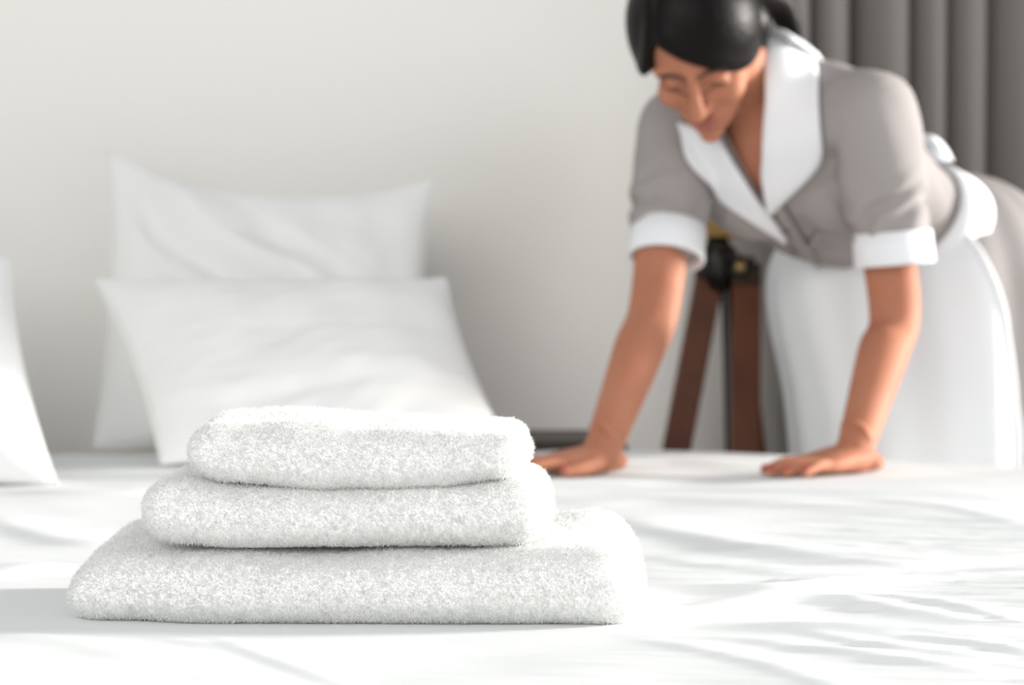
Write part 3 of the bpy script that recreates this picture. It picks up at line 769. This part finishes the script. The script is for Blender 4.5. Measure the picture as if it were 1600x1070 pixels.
# --- skirt and apron
Fh = -np.cross(Lhip, V(0, 0, 1)) * -1
Fh = unit(V(Lhip[1], -Lhip[0], 0)); Fh = Fh if Fh[1] < 0 else -Fh
ts_ = torso_secs(0.0)
sk = []
def sec(c, w_, t_, ax_n): sk.append((c, Lhip * w_, ax_n * t_))
skirt_secs = [(V(x_, y_, z_), Lhip * w_, Fh * t_) for x_, y_, z_, w_, t_ in (
    (.715, 3.97, .990, .03, .03), (.706, 3.96, .978, .085, .075), (.688, 3.945, .950, .150, .125), (.668, 3.93, .905, .202, .165),
    (.655, 3.92, .845, .233, .192), (.655, 3.925, .76, .236, .197), (.664, 3.93, .62, .218, .182), (.668, 3.935, .45, .208, .176), (.668, 3.935, .30, .210, .18))]
SS = catmull(np.array([np.concatenate(r) for r in skirt_secs]), 8)
def skirt_point(k, a, off):
    q = SS[k]; c, s = math.cos(a), math.sin(a)
    rip = 1 + .016 * math.sin(a * 9 + 1.3) * min(1, k / 30) + .014 * math.sin(a * 15 + k * .12)
    d = q[3:6] * c + q[6:9] * s
    return q[:3] + d * rip + unit(d) * off
nn = 96; th = np.linspace(0, 2 * np.pi, nn, endpoint=False)
vs = [skirt_point(k, a, 0) for k in range(len(SS)) for a in th]
fs = [(i * nn + j, i * nn + (j + 1) % nn, (i + 1) * nn + (j + 1) % nn, (i + 1) * nn + j) for i in range(len(SS) - 1) for j in range(nn)]
mb = MB(); mb.add(np.array(vs), fs); o = PART(mb, 'skirt', M['dress']); s_ = o.modifiers.new('thick', 'SOLIDIFY'); s_.thickness = .003
# apron panel: front of the skirt, rounded towards her hip
vs = []; na = 60; K = list(range(18, len(SS)))
for i, k in enumerate(K):
    t = i / (len(K) - 1); half0 = math.radians(28 + 62 * min(1, t / .35) ** .6)
    ey = [300, 330, 360, 400, 450, 500, 600, 700, 1200]; ex = [1436, 1470, 1503, 1534, 1557, 1570, 1584, 1592, 1600]
    aa = np.radians(np.linspace(-40, 90, 160)); pp = project(np.array([skirt_point(k, a, .009) for a in aa]))
    a0 = aa[np.argmin(np.abs(pp[:, 0] - np.interp(pp[:, 1], ey, ex)))]; a1 = math.radians(90) + math.radians(40 + 62 * min(1, t / .3) ** .6)
    for a in np.linspace(a0, a1, na): vs.append(skirt_point(k, a, .009))
fs = [(i * na + j, i * na + j + 1, (i + 1) * na + j + 1, (i + 1) * na + j) for i in range(len(K) - 1) for j in range(na - 1)]
mb = MB(); mb.add(np.array(vs), fs); ap = PART(mb, 'apron', M['apron']); s_ = ap.modifiers.new('thick', 'SOLIDIFY'); s_.thickness = .003
# raised hem along the two apron sides
for col in (0, na - 1):
    pts = [vs[i * na + col] for i in range(0, len(K), 2)]; pr = [.006] * len(pts)
    mb = MB(); mb.add(*limb(pts, pr, 10, 3, ref=(0, 1, .3), flat=.7)); h_ = PART(mb, 'hem', M['apron']); h_.parent = ap
# waistband and bow at the back
BS = catmull(np.array([np.concatenate(q_) for q_ in torso_secs(.017)]), 8)
nn = 64; vs = []; th = np.linspace(0, 2 * np.pi, nn, endpoint=False)
for k, gr in ((12, 1.0), (12, 1.05), (15, 1.05), (15, 1.0)):
    q_ = BS[k]
    for a in th: vs.append(q_[:3] + (q_[3:6] * math.cos(a) + q_[6:9] * math.sin(a)) * gr)
fs = [(i * nn + j, i * nn + (j + 1) % nn, (i + 1) * nn + (j + 1) % nn, (i + 1) * nn + j) for i in range(3) for j in range(nn)]
mb = MB(); mb.add(np.array(vs), fs); o = PART(mb, 'waistband', M['white']); o.parent = ap; s_ = o.modifiers.new('thick', 'SOLIDIFY'); s_.thickness = .002
up_ = unit(-BS[13][6:9]); kb = BS[14][:3] - BS[14][6:9] * 1.02
mb = MB(); mb.add(*ellipsoid(kb + up_ * .008, np.array([lv(.45), unit(cen[2] - cen[1]), up_]), (.02, .018, .014)))
for sg in (-1, 1):
    l_ = lv(.45) * sg
    mb.add(*loft([(kb + up_ * .008 + l_ * .005, up_ * .010, unit(cen[2] - cen[1]) * .012), (kb + up_ * .020 + l_ * .038, up_ * .014, unit(cen[2] - cen[1]) * .030), (kb + up_ * .016 + l_ * .068, up_ * .013, unit(cen[2] - cen[1]) * .036), (kb + up_ * .008 + l_ * .080, up_ * .005, unit(cen[2] - cen[1]) * .030)], 20, 6))
    mb.add(*loft([(kb + up_ * .006, l_ * .008, up_ * .003), (kb + up_ * .008 + l_ * .03 - unit(cen[2] - cen[1]) * .06, l_ * .02, up_ * .003), (kb - up_ * .02 + l_ * .05 - unit(cen[2] - cen[1]) * .13, l_ * .024, up_ * .003)], 12, 5))
PART(mb, 'bow', M['white']).parent = ap
for o in list(per.children_recursive) + list(lamp.children_recursive):
    if o.parent not in (per, lamp): o.matrix_parent_inverse.identity()
